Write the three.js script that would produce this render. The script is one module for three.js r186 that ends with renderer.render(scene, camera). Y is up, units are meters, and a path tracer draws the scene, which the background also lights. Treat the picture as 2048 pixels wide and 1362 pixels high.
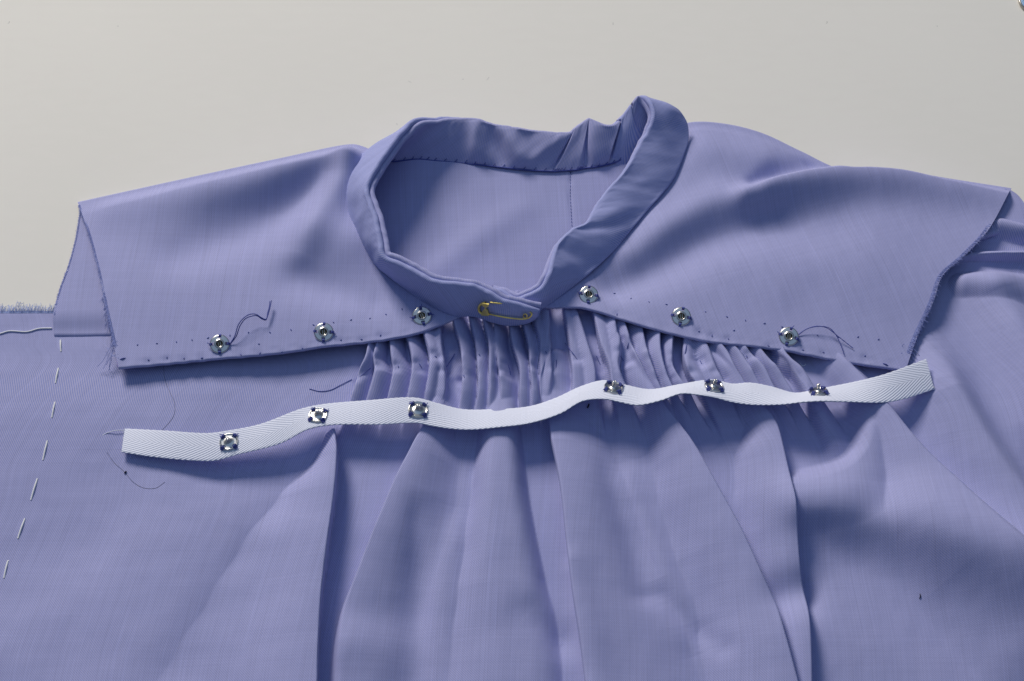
import * as THREE from 'three';
import { mergeGeometries } from 'three/addons/utils/BufferGeometryUtils.js';
import { ImprovedNoise } from 'three/addons/math/ImprovedNoise.js';
import { RectAreaLightUniformsLib } from 'three/addons/lights/RectAreaLightUniformsLib.js';
import { MeshBVH } from 'three-mesh-bvh';

// ---------------------------------------------------------------- camera, light, exposure
const scene = new THREE.Scene();
const FOV = 24, PITCH = 60 * Math.PI / 180, DIST = 728;                 // degrees, radians, mm
const camera = new THREE.PerspectiveCamera(FOV, 1024 / 681, 0.05, 20);
const EYE = new THREE.Vector3(0, DIST * Math.sin(PITCH), DIST * Math.cos(PITCH));   // mm
camera.position.copy(EYE).multiplyScalar(0.001);
camera.lookAt(0, 0, 0);
camera.updateMatrixWorld();

const renderer = new THREE.WebGLRenderer({ antialias: true });
renderer.setSize(1024, 681);
renderer.toneMapping = THREE.LinearToneMapping;
renderer.toneMappingExposure = 1.0;
renderer.shadowMap.enabled = true;
scene.background = new THREE.Color().setRGB(0.06, 0.085, 0.135);          // the dim room around
RectAreaLightUniformsLib.init();
function areaLight(color, intensity, w, h, az, el, dist) {              // az: from straight behind towards the left, el above the table
  const l = new THREE.RectAreaLight(new THREE.Color().setRGB(...color), intensity, w, h);
  const a = az * Math.PI / 180, e = el * Math.PI / 180;
  l.position.set(-Math.sin(a) * Math.cos(e) * dist, Math.sin(e) * dist, -Math.cos(a) * Math.cos(e) * dist);
  l.lookAt(0, 0, 0);
  scene.add(l);
  return l;
}
areaLight([1.0, 0.935, 0.855], 37, 0.88, 0.80, 27, 33, 3.0);              // the window behind the table
areaLight([0.44, 0.64, 1.0], 0.32, 3.2, 3.2, 0, 88, 2.4);               // soft blue skylight filling from above

// ---------------------------------------------------------------- helpers
const V = (x, y, z) => new THREE.Vector3(x, y, z);
const noise = new ImprovedNoise();
let seed = 12345;
const rnd = () => { seed = (seed * 1664525 + 1013904223) >>> 0; return seed / 4294967296; };
const rr = (a, b) => a + (b - a) * rnd();
const clamp = (t, a = 0, b = 1) => Math.min(b, Math.max(a, t));
const smooth = t => { t = clamp(t); return t * t * (3 - 2 * t); };
const TY = Math.tan(FOV * Math.PI / 360);
const RIGHT = V(1, 0, 0), UP = V(0, Math.cos(PITCH), -Math.sin(PITCH)), FWD = V(0, -Math.sin(PITCH), -Math.cos(PITCH));
// ray through a point of the photograph (its own pixels, 2048 wide) and the point where it is h millimetres above the table
function rayDir(px, py) {
  const sx = (px - 1024) / 681 * TY, sy = -(py - 681) / 681 * TY;
  return V(0, 0, 0).add(FWD).addScaledVector(RIGHT, sx).addScaledVector(UP, sy);
}
function at(px, py, h = 0) { const d = rayDir(px, py); return EYE.clone().addScaledVector(d, (h - EYE.y) / d.y); }
const P = a => at(a[0], a[1], a[2] || 0);

const counts = {};
function numbered(name) { const n = counts[name] = (counts[name] ?? -1) + 1; return n ? `${name}_${String(n).padStart(3, '0')}` : name; }
function thing(name, label, category, base, group) {                    // base in mm
  const g = new THREE.Group(); g.name = numbered(name);
  g.position.copy(base).multiplyScalar(0.001);
  g.userData = { label, category }; if (group) g.userData.group = group;
  g.userData.base = undefined; delete g.userData.base;
  scene.add(g); g.updateMatrixWorld();
  return g;
}
// a mesh whose geometry is written in millimetres of the whole place, under a thing or part
function part(name, geo, mat, parent, extra) {
  geo.scale(0.001, 0.001, 0.001);
  if (parent && parent !== scene) { const p = parent.getWorldPosition(V(0, 0, 0)); geo.translate(-p.x, -p.y, -p.z); }
  const m = new THREE.Mesh(geo, mat);
  m.name = parent === scene ? numbered(name) : name;
  m.castShadow = m.receiveShadow = true;
  if (extra) Object.assign(m.userData, extra);
  parent.add(m);
  return m;
}
function resample(pts, n, tension = 0.5) {                              // smooth curve through points, n + 1 samples by length
  const c = new THREE.CatmullRomCurve3(pts, false, 'centripetal', tension);
  c.arcLengthDivisions = 400;
  return c.getSpacedPoints(n);
}
function tube(pts, r, seg = 0, radial = 6, taper = 0) {
  const c = new THREE.CatmullRomCurve3(pts, false, 'centripetal');
  const g = new THREE.TubeGeometry(c, seg || Math.max(4, pts.length * 4), r, radial, false);
  return g;
}
const merge = gs => mergeGeometries(gs.map(g => { const q = g.index ? g.toNonIndexed() : g; for (const k of Object.keys(q.attributes)) if (!['position', 'normal', 'uv'].includes(k)) q.deleteAttribute(k); return q; }), false);
function gridGeo(nu, nv, pos, uv) {                                     // (nu+1)*(nv+1) grid, pos(i,j) -> Vector3
  const p = new Float32Array((nu + 1) * (nv + 1) * 3), t = new Float32Array((nu + 1) * (nv + 1) * 2), idx = [];
  for (let j = 0, k = 0; j <= nv; j++) for (let i = 0; i <= nu; i++, k++) {
    const v = pos(i, j); p[3 * k] = v.x; p[3 * k + 1] = v.y; p[3 * k + 2] = v.z;
    const w = uv(i, j, v); t[2 * k] = w[0]; t[2 * k + 1] = w[1];
  }
  for (let j = 0; j < nv; j++) for (let i = 0; i < nu; i++) {
    const a = j * (nu + 1) + i, b = a + 1, c = a + nu + 1, d = c + 1;
    idx.push(a, c, b, b, c, d);
  }
  const g = new THREE.BufferGeometry();
  g.setAttribute('position', new THREE.BufferAttribute(p, 3));
  g.setAttribute('uv', new THREE.BufferAttribute(t, 2));
  g.setIndex(new THREE.BufferAttribute(new Uint32Array(idx), 1));
  g.computeVertexNormals();
  return g;
}
// where the sight line of a photograph point meets one of the cloths (geometry still in mm)
function surface(...geos) {
  const list = geos.map(g => { const c = g.clone(); return new MeshBVH(c); });
  return (px, py, lift = 0) => {
    let best = null;
    const ray = new THREE.Ray(EYE.clone(), rayDir(px, py).normalize());
    for (const b of list) { const h = b.raycastFirst(ray, THREE.DoubleSide); if (h && (!best || h.distance < best.distance)) best = h; }
    if (!best) { const q = at(px, py, 0); return { p: q.addScaledVector(V(0, 1, 0), lift), n: V(0, 1, 0) }; }
    const n = best.face.normal.clone(); if (n.dot(ray.direction) > 0) n.negate();
    return { p: best.point.clone().addScaledVector(n, lift), n };
  };
}

// ---------------------------------------------------------------- fold features
// pts: [px, py, height, widthLeft, widthRight] down the picture; left/right as seen looking along the line
class Fold {
  constructor(pts, { n = 2, q = 1.4, lift = null, lean = 0, full = 11 } = {}) {
    this.lean = lean / full;                                             // how far the crest hangs over to one side, per mm of height
    const raw = pts.map(a => { const w = at(a[0], a[1], lift === null ? a[2] : lift); return [w.x - this.lean * a[2] * 0.9, w.z, a[2], a[3], a[4] ?? a[3]]; });
    // resample smoothly
    const c = new THREE.CatmullRomCurve3(raw.map(a => V(a[0], 0, a[1])), false, 'centripetal');
    const m = (raw.length - 1) * (raw.some(a => a[3] > 19 || a[4] > 19) ? 18 : 5), out = [];
    for (let i = 0; i <= m; i++) {
      const t = i / m * (raw.length - 1), k = Math.min(raw.length - 2, Math.floor(t)), f = t - k, v = c.getPoint(i / m), s = smooth(f) * 0.5 + f * 0.5;
      const mix = j => raw[k][j] + (raw[k + 1][j] - raw[k][j]) * s;
      out.push([v.x, v.z, mix(2), mix(3), mix(4)]);
    }
    this.p = out; this.n = n; this.q = q;
    let x0 = 1e9, x1 = -1e9, z0 = 1e9, z1 = -1e9, w = 0;
    for (const a of out) { w = Math.max(w, a[3], a[4]); x0 = Math.min(x0, a[0]); x1 = Math.max(x1, a[0]); z0 = Math.min(z0, a[1]); z1 = Math.max(z1, a[1]); }
    this.w = w; this.box = [x0, x1, z0, z1];
  }
  nearest(x, z) {
    let best = 1e18, r = null;
    const p = this.p;
    for (let k = 0; k < p.length - 1; k++) {
      const a = p[k], b = p[k + 1], dx = b[0] - a[0], dz = b[1] - a[1], L = dx * dx + dz * dz || 1e-9;
      let t = ((x - a[0]) * dx + (z - a[1]) * dz) / L; t = t < 0 ? 0 : t > 1 ? 1 : t;
      const qx = x - a[0] - dx * t, qz = z - a[1] - dz * t, d = qx * qx + qz * qz;
      if (d < best) { best = d; r = [a, b, t, dx * qz - dz * qx, L]; }
    }
    const [a, b, t, cr, L] = r, d = Math.sqrt(best);
    const sd = cr / Math.sqrt(L);                                        // signed offset, + on the left
    const k = d < 1e-6 ? 0.5 : 0.5 + 0.5 * clamp(sd / d, -1, 1);
    const wl = a[3] + (b[3] - a[3]) * t, wr = a[4] + (b[4] - a[4]) * t;
    return [d, a[2] + (b[2] - a[2]) * t, k > 0.5 ? wl : wr, wl * k + wr * (1 - k)];
  }
  ridge(x, z) {                                                          // compact profile for folds joined by maximum
    const B = this.box, w = this.w;
    if (x < B[0] - w || x > B[1] + w || z < B[2] - w || z > B[3] + w) return 0;
    const [d, h, , wm] = this.nearest(x, z), t = d / wm;
    return t >= 1 ? 0 : h * Math.pow(1 - Math.pow(t, this.n), this.q);
  }
  soft(x, z) {                                                           // gaussian profile for added swells and dents
    const B = this.box, w = this.w * 2.4;
    if (x < B[0] - w || x > B[1] + w || z < B[2] - w || z > B[3] + w) return 0;
    const [d, h, , wm] = this.nearest(x, z), t = d / wm;
    return h * Math.exp(-t * t);
  }
}
const smax = (a, b, k0) => { const k = Math.max(1e-4, Math.min(k0, 1.5 * Math.min(a, b))); const h = clamp(0.5 + 0.5 * (a - b) / k); return b + (a - b) * h + k * h * (1 - h); };
const undulate = (x, z, s, a) => a * (noise.noise(x / s, 3.7, z / s) + 0.5 * noise.noise(x / s * 2.1 + 9, 1.2, z / s * 2.1));

// ---------------------------------------------------------------- materials
function dataTex(n, fill, srgb) {
  const d = new Uint8Array(n * n * 4);
  fill(d);
  const t = new THREE.DataTexture(d, n, n, THREE.RGBAFormat);
  t.wrapS = t.wrapT = THREE.RepeatWrapping; t.magFilter = THREE.LinearFilter; t.minFilter = THREE.LinearMipmapLinearFilter; t.generateMipmaps = true;
  if (srgb) t.colorSpace = THREE.SRGBColorSpace;
  t.needsUpdate = true;
  return t;
}
const toS = c => Math.round(255 * clamp(c <= 0.0031308 ? c * 12.92 : 1.055 * Math.pow(c, 1 / 2.4) - 0.055));
const TILE = 256;                                                        // mm of cloth per texture
// shot cotton: blue warp, pale pinkish weft, uneven threads
function clothTextures() {
  const n = 2048, cells = 1024, per = n / cells;                         // thread pitch 0.25 mm
  const warp = [], weft = [];
  for (let i = 0; i < cells; i++) { warp.push([rr(-1, 1), rr(0, 99), rnd() < 0.08 ? rr(0.5, 1.6) : 0]); weft.push([rr(-1, 1), rr(0, 99), rnd() < 0.04 ? rr(0.4, 1.2) : 0]); }
  const A = [0.280, 0.314, 0.606], B = [0.482, 0.462, 0.668];
  const col = new Uint8Array(n * n * 4), bmp = new Uint8Array(n * n * 4);
  const wn = [], fn = [];
  for (let i = 0; i < cells; i++) {
    const a = new Float32Array(n), b = new Float32Array(n);
    for (let y = 0; y < n; y++) {
      a[y] = warp[i][0] * 0.5 + noise.noise(y / 260, warp[i][1], i * 0.31) * (1.35 + warp[i][2] * 1.5) + noise.noise(y / 40, warp[i][1], 5) * 0.25;
      b[y] = weft[i][0] * 0.3 + noise.noise(y / 170, weft[i][1], i * 0.37) * (0.5 + weft[i][2] * 1.0) + noise.noise(y / 40, weft[i][1], 8) * 0.25;
    }
    wn.push(a); fn.push(b);
  }
  for (let y = 0, k = 0; y < n; y++) for (let x = 0; x < n; x++, k += 4) {
    const i = Math.floor(x / per), j = Math.floor(y / per), fx = (x + 0.5) / per - i - 0.5, fy = (y + 0.5) / per - j - 0.5;
    const over = ((i + j) & 3) < 2;                                      // 2/2 twill
    const a = wn[i][y], b = fn[j][x];
    const c = over ? A : B, tone = 1 + 0.085 * (over ? a + 0.5 * b : b + 0.5 * a);
    const hgt = 0.5 + 0.5 * Math.cos((i + j + fx + fy) * Math.PI / 2) ; void fx;
    for (let q = 0; q < 3; q++) col[k + q] = toS(c[q] * tone);
    col[k + 3] = 255;
    const v = Math.round(255 * clamp(0.35 + 0.5 * hgt + 0.06 * a));
    bmp[k] = bmp[k + 1] = bmp[k + 2] = v; bmp[k + 3] = 255;
  }
  return [dataTex(n, d => d.set(col), true), dataTex(n, d => d.set(bmp), false)];
}
const [clothMap, clothBump] = clothTextures();
function clothMat(tint = [1, 1, 1]) {
  const m = new THREE.MeshPhysicalMaterial({ map: clothMap, bumpMap: clothBump, bumpScale: 0.000022, roughness: 0.72, sheen: 0.45, sheenRoughness: 0.5, side: THREE.DoubleSide });
  m.color.setRGB(...tint); m.sheenColor.setRGB(0.5, 0.62, 0.9); m.specularIntensity = 0.35;
  return m;
}
const cloth = clothMat();
const clothSmooth = clothMat([0.93, 0.98, 1.03]);
const flat = (r, g, b, rough = 0.9) => { const m = new THREE.MeshStandardMaterial({ roughness: rough, side: THREE.DoubleSide }); m.color.setRGB(r, g, b); return m; };
const M = {
  thread: flat(0.075, 0.095, 0.34, 0.8),
  fibre: flat(0.36, 0.40, 0.72, 0.9),
  fibreBlue: flat(0.16, 0.22, 0.50, 0.9),
  fibreMid: flat(0.42, 0.50, 0.78, 0.9),
  fibreDark: flat(0.13, 0.13, 0.42, 0.9),
  baste: flat(0.86, 0.86, 0.85, 0.9),
  white: flat(0.78, 0.80, 0.86, 0.9),
  hair: flat(0.02, 0.018, 0.03, 0.5),
  lint: flat(0.01, 0.01, 0.035, 0.9),
  facing: flat(0.17, 0.11, 0.40, 0.9),
};
const metal = (r, g, b, rough) => { const m = new THREE.MeshStandardMaterial({ metalness: 1, roughness: rough, side: THREE.DoubleSide }); m.color.setRGB(r, g, b); return m; };
M.steel = metal(0.68, 0.67, 0.64, 0.28);
M.steelDark = metal(0.42, 0.40, 0.36, 0.3);
M.cup = metal(0.20, 0.16, 0.09, 0.45);
M.brass = metal(1.0, 0.80, 0.24, 0.4);

// ---------------------------------------------------------------- table
{
  const n = 1024, col = dataTex(n, d => {
    for (let y = 0, k = 0; y < n; y++) for (let x = 0; x < n; x++, k += 4) {
      const v = 1 + 0.012 * noise.noise(x / 190, y / 190, 2) + 0.008 * noise.noise(x / 30, y / 12, 7) + 0.006 * (rnd() - 0.5);
      d[k] = toS(0.86 * v); d[k + 1] = toS(0.826 * v); d[k + 2] = toS(0.742 * v); d[k + 3] = 255;
    }
    for (let s = 0; s < 22; s++) {                                      // specks of dust and a few hairline scratches in the paint
      let x = rr(0, n), y = rr(0, n), a = rr(0, 6.28); const L = rnd() < 0.25 ? rr(20, 70) : rr(1, 5), dk = L > 6 ? rr(0.95, 0.98) : rr(0.82, 0.93);
      for (let i = 0; i < L; i++) { const k = ((Math.floor(y) & 1023) * n + (Math.floor(x) & 1023)) * 4; for (let q = 0; q < 3; q++) d[k + q] *= dk; x += Math.cos(a); y += Math.sin(a); a += rr(-0.06, 0.06); }
    }
  }, true);
  const m = new THREE.MeshPhysicalMaterial({ map: col, roughness: 0.8, specularIntensity: 0.35 });
  const g = new THREE.BoxGeometry(2000, 30, 1400); g.translate(0, -15.2, 250);
  const p = g.attributes.position, uv = g.attributes.uv;
  for (let i = 0; i < p.count; i++) uv.setXY(i, p.getX(i) / 420 + 0.5, p.getZ(i) / 420 + 0.5);
  part('table_top', g, m, scene, { kind: 'structure', label: 'white painted table top under the lilac cloth' });
}

//@@PANEL
// ---------------------------------------------------------------- gathered panel (a heightfield over the table)
const base0 = V(0, 0, 60);
const panelThing = thing('gathered_panel', 'lilac blue gathered cloth panel spread under the yoke, with white basting on its left', 'cloth panel', base0);
const F = (pts, o) => new Fold(pts, o);
// gathers: crests of the drawn-up pleats at the yoke hem, at py 740 and at py 870, where they melt into the long folds
const gatherLines = [[738, 721, 684], [754, 751, 718], [781, 788, 762], [814, 826, 806], [848, 859, 846], [880, 892, 884], [910, 926, 918], [942, 957, 950], [968, 980, 978], [990, 999, 1005], [1018, 1041, 1044], [1042, 1062, 1066], [1064, 1080, 1086], [1096, 1112, 1106], [1128, 1146, 1156], [1156, 1188, 1204], [1190, 1215, 1245], [1230, 1240, 1284], [1248, 1284, 1334], [1282, 1304, 1364], [1318, 1328, 1394], [1345, 1346, 1420], [1370, 1374, 1452], [1400, 1430, 1490], [1432, 1468, 1530], [1460, 1498, 1566], [1484, 1526, 1598], [1515, 1550, 1628], [1545, 1578, 1652], [1572, 1604, 1684]];
const hemLine = x => x < 930 ? 690 - (x - 740) * 0.24 : x < 1120 ? 642 - (x - 930) * 0.09 : 622 + (x - 1120) * 0.185;
const gathers = gatherLines.map(([t, m, b], i) => {
  const hem = hemLine(t), h = rr(7.0, 9.2) * (i === 0 ? 0.85 : 1), right = i >= 15 ? rnd() < 0.75 : rnd() < 0.2;
  const nx = gatherLines[Math.min(i + 1, gatherLines.length - 1)], pv = gatherLines[Math.max(i - 1, 0)];
  const gap = k => (nx[k] - pv[k]) / (nx === gatherLines[i] || pv === gatherLines[i] ? 1 : 2) / 4.4;
  const w = (k, f) => { const g = clamp(gap(k), 4, 11); return right ? [g * 0.78 * f, 1.5 * f] : [1.5 * f, g * 0.78 * f]; };
  const q = rr(-5, 5), q2 = rr(-4, 4), y1 = (hem + 740) / 2;
  return new Fold([[t - (m - t) * 0.5, hem - 45, h * 0.72, ...w(0, 1)], [t, hem, h * 0.92, ...w(0, 1)], [(t + m) / 2 + q, y1, h * 0.97, ...w(0, 1.02)], [m, 740, h, ...w(1, 1)], [(m * 2 + b) / 3 + q2, 785, h * 0.86, ...w(1, 1.12)], [(m + b * 2) / 3, 830, h * 0.5, ...w(2, 1.25)], [b, 880, h * 0.08, ...w(2, 1.6)]], { n: 2, q: 0.92, lean: right ? 1.4 : -1.4, full: 8 });
});
const panelFolds = [
  // long pleats below the tape
  F([[668, 862, 8, 3, 2.2], [672, 905, 11, 9, 2.6], [666, 980, 13, 22, 3], [652, 1080, 13.5, 34, 3], [640, 1180, 13, 44, 2.6], [634, 1280, 12.5, 56, 2.4], [631, 1420, 12, 74, 2.4]], { q: 1.5, lean: 2.6 }),
  F([[884, 760, 3, 4, 5], [862, 830, 7, 4, 12], [826, 895, 9.5, 3, 20], [793, 960, 10.5, 3, 25], [755, 1050, 10, 3, 27], [716, 1150, 8.5, 3.4, 28], [688, 1240, 7, 5, 30], [686, 1420, 6, 9, 34]], { q: 1.7, lean: -2.6 }),
  F([[1000, 725, 2.5, 5, 6], [1004, 790, 5, 7, 7.5], [1003, 870, 9.5, 11, 9.5], [1004, 960, 10, 13, 11], [1015, 1060, 9, 18, 12], [1030, 1160, 8, 24, 13], [1040, 1260, 6.5, 28, 16], [1040, 1420, 6, 30, 18]], { n: 3.2, q: 1.3 }),
  F([[1104, 712, 3.5, 3, 6], [1092, 745, 6, 3, 10], [1086, 785, 5.4, 3.2, 14], [1098, 835, 7.4, 3.4, 18], [1108, 885, 10, 3.8, 21], [1124, 965, 11.6, 4, 24], [1136, 1070, 12, 4, 28], [1149, 1180, 11.5, 4, 34], [1166, 1290, 11, 4, 40], [1182, 1420, 11, 4, 44]], { q: 1.2, lean: -4.2 }),
  F([[1238, 690, 4, 4, 3], [1270, 742, 6.5, 6, 2.4], [1318, 805, 8.5, 8, 2.2], [1385, 890, 10, 17, 2.2], [1433, 975, 11, 22, 2.2], [1482, 1065, 11.5, 26, 2.2], [1518, 1142, 11.5, 26, 2.2], [1546, 1204, 11.5, 28, 2.2], [1561, 1262, 11.5, 30, 2.2], [1600, 1420, 11.5, 30, 2.2]], { q: 1.2, lean: 2.6 }),
  F([[1412, 700, 4, 3, 3], [1456, 748, 6, 4, 2.4], [1508, 800, 8, 7, 2.2], [1548, 850, 9, 14, 2], [1564, 900, 9.5, 18, 2], [1578, 980, 9.5, 20, 2], [1589, 1055, 9, 20, 2], [1597, 1129, 8.5, 18, 2], [1611, 1204, 8, 18, 2], [1617, 1275, 8, 16, 2], [1622, 1420, 8, 16, 2]], { q: 1.1, lean: 2.4 }),
  // the cone and the wide fold on the right
  F([[1575, 720, 6, 3, 3], [1612, 775, 8, 4, 4], [1640, 830, 8, 5, 6], [1662, 875, 4.5, 6, 8], [1690, 930, 0.6, 9, 10]], {}),
  F([[1540, 985, 5.5, 22, 11], [1610, 978, 6.5, 22, 11], [1680, 955, 7.5, 24, 11], [1728, 915, 8.5, 24, 11], [1748, 860, 8.5, 16, 12], [1735, 800, 7, 11, 11], [1700, 740, 5, 7, 9]], { q: 2 }),
  F([[1640, 680, 5, 10, 4], [1700, 735, 8, 12, 3], [1760, 800, 10.5, 15, 4], [1835, 895, 12.5, 26, 5], [1915, 985, 13, 36, 6], [2000, 1085, 12.5, 44, 8], [2110, 1210, 11, 44, 10]], { q: 1.5 }),
  // fold and piped seam beyond the right armhole
  F([[1960, 452, 2, 4, 5], [2000, 444, 6, 7, 6], [2040, 452, 6.5, 7, 5], [2120, 468, 6.5, 7, 5]], {}),
  F([[1890, 524, 2, 2.6, 3.2], [1940, 512, 4.5, 1.6, 3.6], [2000, 508, 6, 1.5, 3.8], [2120, 507, 6, 1.5, 3.8]], { q: 1 }),
  F([[1930, 560, 5, 9, 6], [2000, 560, 5.5, 12, 7], [2120, 570, 5.5, 14, 7]], {}),
];
const panelSoft = [
  // rise of the whole sheet under the gathers, then swells (+) and dents (-): [px, py, mm, width, width]
  F([[720, 730, 0.4, 18], [900, 740, 1.0, 20], [1150, 740, 1.0, 20], [1400, 740, 1.0, 20], [1620, 760, 0.8, 20]], { lift: 3 }),
  F([[700, 900, 0.8, 40], [900, 1000, 1.2, 60], [1300, 1000, 1.2, 60], [1800, 900, 1.6, 60]], { lift: 3 }),
  F([[470, 1060, 1.4, 22], [390, 1200, 2.0, 30], [270, 1400, 2.4, 34]], { lift: 4 }),
  F([[590, 1040, -1.0, 12], [520, 1180, -3.2, 17], [440, 1362, -3.6, 24]], { lift: 8 }),
  F([[60, 860, 0.8, 26], [260, 830, 1.2, 26], [420, 760, 1.0, 20]], { lift: 2 }),
  F([[20, 1180, -0.9, 22], [160, 1090, -1.1, 22], [260, 980, -0.6, 18]], { lift: 2 }),
  F([[30, 1290, 1.2, 22], [180, 1200, 1.3, 24], [330, 1060, 1.2, 24]], { lift: 2 }),
  F([[842, 985, 0, 4], [838, 1040, -1.0, 4], [835, 1160, -1.6, 6], [822, 1362, -1.6, 8]], { lift: 9 }),
  F([[918, 1010, 0, 6], [905, 1080, 1.4, 7], [885, 1180, 1.8, 9], [880, 1362, 1.2, 10]], { lift: 6 }),
  F([[720, 1290, 1.4, 10], [790, 1300, 1.4, 12]], { lift: 6 }),
  F([[1060, 1230, -0.8, 7], [1120, 1275, -1.4, 7]], { lift: 6 }),
  F([[1160, 1130, 1.2, 6], [1190, 1260, 1.8, 8], [1210, 1380, 1.6, 8]], { lift: 11 }),
  F([[1214, 880, 0, 5], [1228, 950, -1.5, 5], [1265, 1060, -1.9, 6], [1300, 1180, -1.7, 6]], { lift: 8 }),
  F([[1245, 915, 0, 5], [1264, 985, 1.1, 5], [1318, 1110, 1.6, 6], [1372, 1240, 1.4, 7], [1400, 1300, 0, 7]], { lift: 8 }),
  F([[1318, 1150, 0, 5], [1342, 1195, -1.2, 5], [1400, 1255, -1.6, 5], [1440, 1290, -1.0, 5]], { lift: 8 }),
  F([[1560, 1190, -3.2, 9], [1600, 1180, -3.4, 9]], { lift: 8 }),
  F([[1590, 1020, 5, 10, 15], [1700, 1030, 8, 13, 16], [1840, 1068, 9.2, 16, 20], [1990, 1125, 8.2, 17, 20], [2110, 1190, 7, 17, 20]], { lift: 8 }),
  F([[1660, 1280, 2.0, 30], [1800, 1320, 2.0, 34], [1960, 1400, 2.0, 34]], { lift: 3 }),
  F([[1850, 690, 3, 14, 10], [1900, 790, 8, 17, 9], [1970, 915, 9, 18, 9], [2080, 1075, 9, 18, 10]], { lift: 4 }),
  F([[1990, 590, 5, 11], [2045, 690, 8, 13], [2110, 830, 9, 15]], { lift: 5 }),
  
  F([[300, 1000, 0.5, 30], [420, 940, 0.5, 30]], { lift: 2 }),
];
const gatherStitches = [[[719, 754], [742, 736]], [[889, 740], [910, 707]], [[1130, 686], [1155, 719]], [[1016, 729], [1021, 750]], [[1113, 720], [1112, 736]], [[1193, 712], [1201, 730]], [[1236, 707], [1247, 722]], [[1258, 685], [1254, 698]], [[1374, 688], [1366, 726]], [[1400, 721], [1404, 728]], [[869, 712], [874, 716]], [[796, 731], [797, 736]], [[838, 727], [844, 737]], [[927, 750], [929, 756]], [[1493, 711], [1495, 716]], [[1091, 702], [1093, 707]], [[957, 708], [961, 713]]];
// the drawn thread pinches the pleats where it surfaces
const pinches = gatherStitches.map(([a, b]) => F([[a[0], a[1], -1.3, 2.2, 2.2], [b[0], b[1], -1.3, 2.2, 2.2]], { lift: 8 }));
for (let k = 0; k < 26; k++) { const l = gatherLines[Math.floor(rnd() * gatherLines.length)], x = l[1] + rr(-14, 14), y = 736 + rr(-22, 20); pinches.push(F([[x, y - 5, rr(-1.4, 0.9), 1.8, 2.4], [x + rr(-8, 8), y + 8, rr(-1.2, 0.6), 1.8, 2.4]], { lift: 8 })); }
const panelBase = (x, z) => 1.6 + undulate(x, z, 46, 0.5) + undulate(x + 70, z, 15, 0.17) + undulate(x * 1.6, z * 0.5 + 30, 7, 0.055);
function panelH(x, z) {
  let h = 0, s = 0;
  for (const f of panelFolds) { const r = f.ridge(x, z); if (r > 0) h = smax(h, r, 0.9); }
  for (const f of gathers) { const r = f.ridge(x, z); if (r > 0) h = smax(h, r, 0.25); }
  for (const f of panelSoft) s += 1.35 * f.soft(x, z);
  for (const f of pinches) s += f.soft(x, z);
  return Math.max(0.5, panelBase(x, z) + h * 0.93 + s);
}
function panelLean(x, z) {
  let d = 0;
  for (const f of panelFolds) if (f.lean) d += f.lean * f.ridge(x, z);
  let a = 0, b = 0; for (const f of gathers) if (f.lean) { const r = f.lean * f.ridge(x, z); if (r < a) a = r; if (r > b) b = r; }
  return d + a + b;
}
let panelGeo;
{
  const top = resample([[-80, 622], [0, 622], [104, 622], [300, 630], [620, 640], [760, 620], [900, 592], [1000, 580], [1150, 590], [1350, 600], [1600, 580], [1760, 520], [1880, 450], [1960, 412], [2040, 405], [2130, 420]].map(a => at(a[0], a[1], 1.5)), 940);
  const bot = resample([at(-130, 1440, 0), at(1000, 1440, 0), at(2200, 1440, 0)], 940);
  const nu = 940, nv = 470, us = new Float32Array((nu + 1) * (nv + 1));
  const pos = [];
  for (let j = 0; j <= nv; j++) {
    const v = Math.pow(j / nv, 1.12);
    for (let i = 0; i <= nu; i++) {
      const p = top[i].clone().lerp(bot[i], v);
      const hh = panelH(p.x, p.z), dx = panelLean(p.x, p.z); p.y = hh; p.x += dx;
      pos.push(p);
    }
  }
  // cloth length along each row, evened out between rows so that the grain follows the gathers smoothly
  const seg = new Float32Array((nu + 1) * (nv + 1)), W = 60;
  for (let i = 1; i <= nu; i++) {
    const l = new Float32Array(nv + 2);
    for (let j = 0; j <= nv; j++) l[j + 1] = l[j] + Math.min(1.2, pos[j * (nu + 1) + i].distanceTo(pos[j * (nu + 1) + i - 1]));
    for (let j = 0; j <= nv; j++) { const a = Math.max(0, j - W), b = Math.min(nv, j + W); seg[j * (nu + 1) + i] = (l[b + 1] - l[a]) / (b - a + 1); }
  }
  for (let j = 0; j <= nv; j++) {
    const mid = nu >> 1, o = j * (nu + 1);
    for (let i = mid + 1; i <= nu; i++) us[o + i] = us[o + i - 1] + seg[o + i];
    for (let i = mid - 1; i >= 0; i--) us[o + i] = us[o + i + 1] - seg[o + i + 1];
  }
  panelGeo = gridGeo(nu, nv, (i, j) => pos[j * (nu + 1) + i], (i, j, p) => [us[j * (nu + 1) + i] / TILE, -p.z * 1.05 / TILE]);
}
const onPanel = surface(panelGeo);
part('gathered_cloth', panelGeo, cloth, panelThing);

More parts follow.
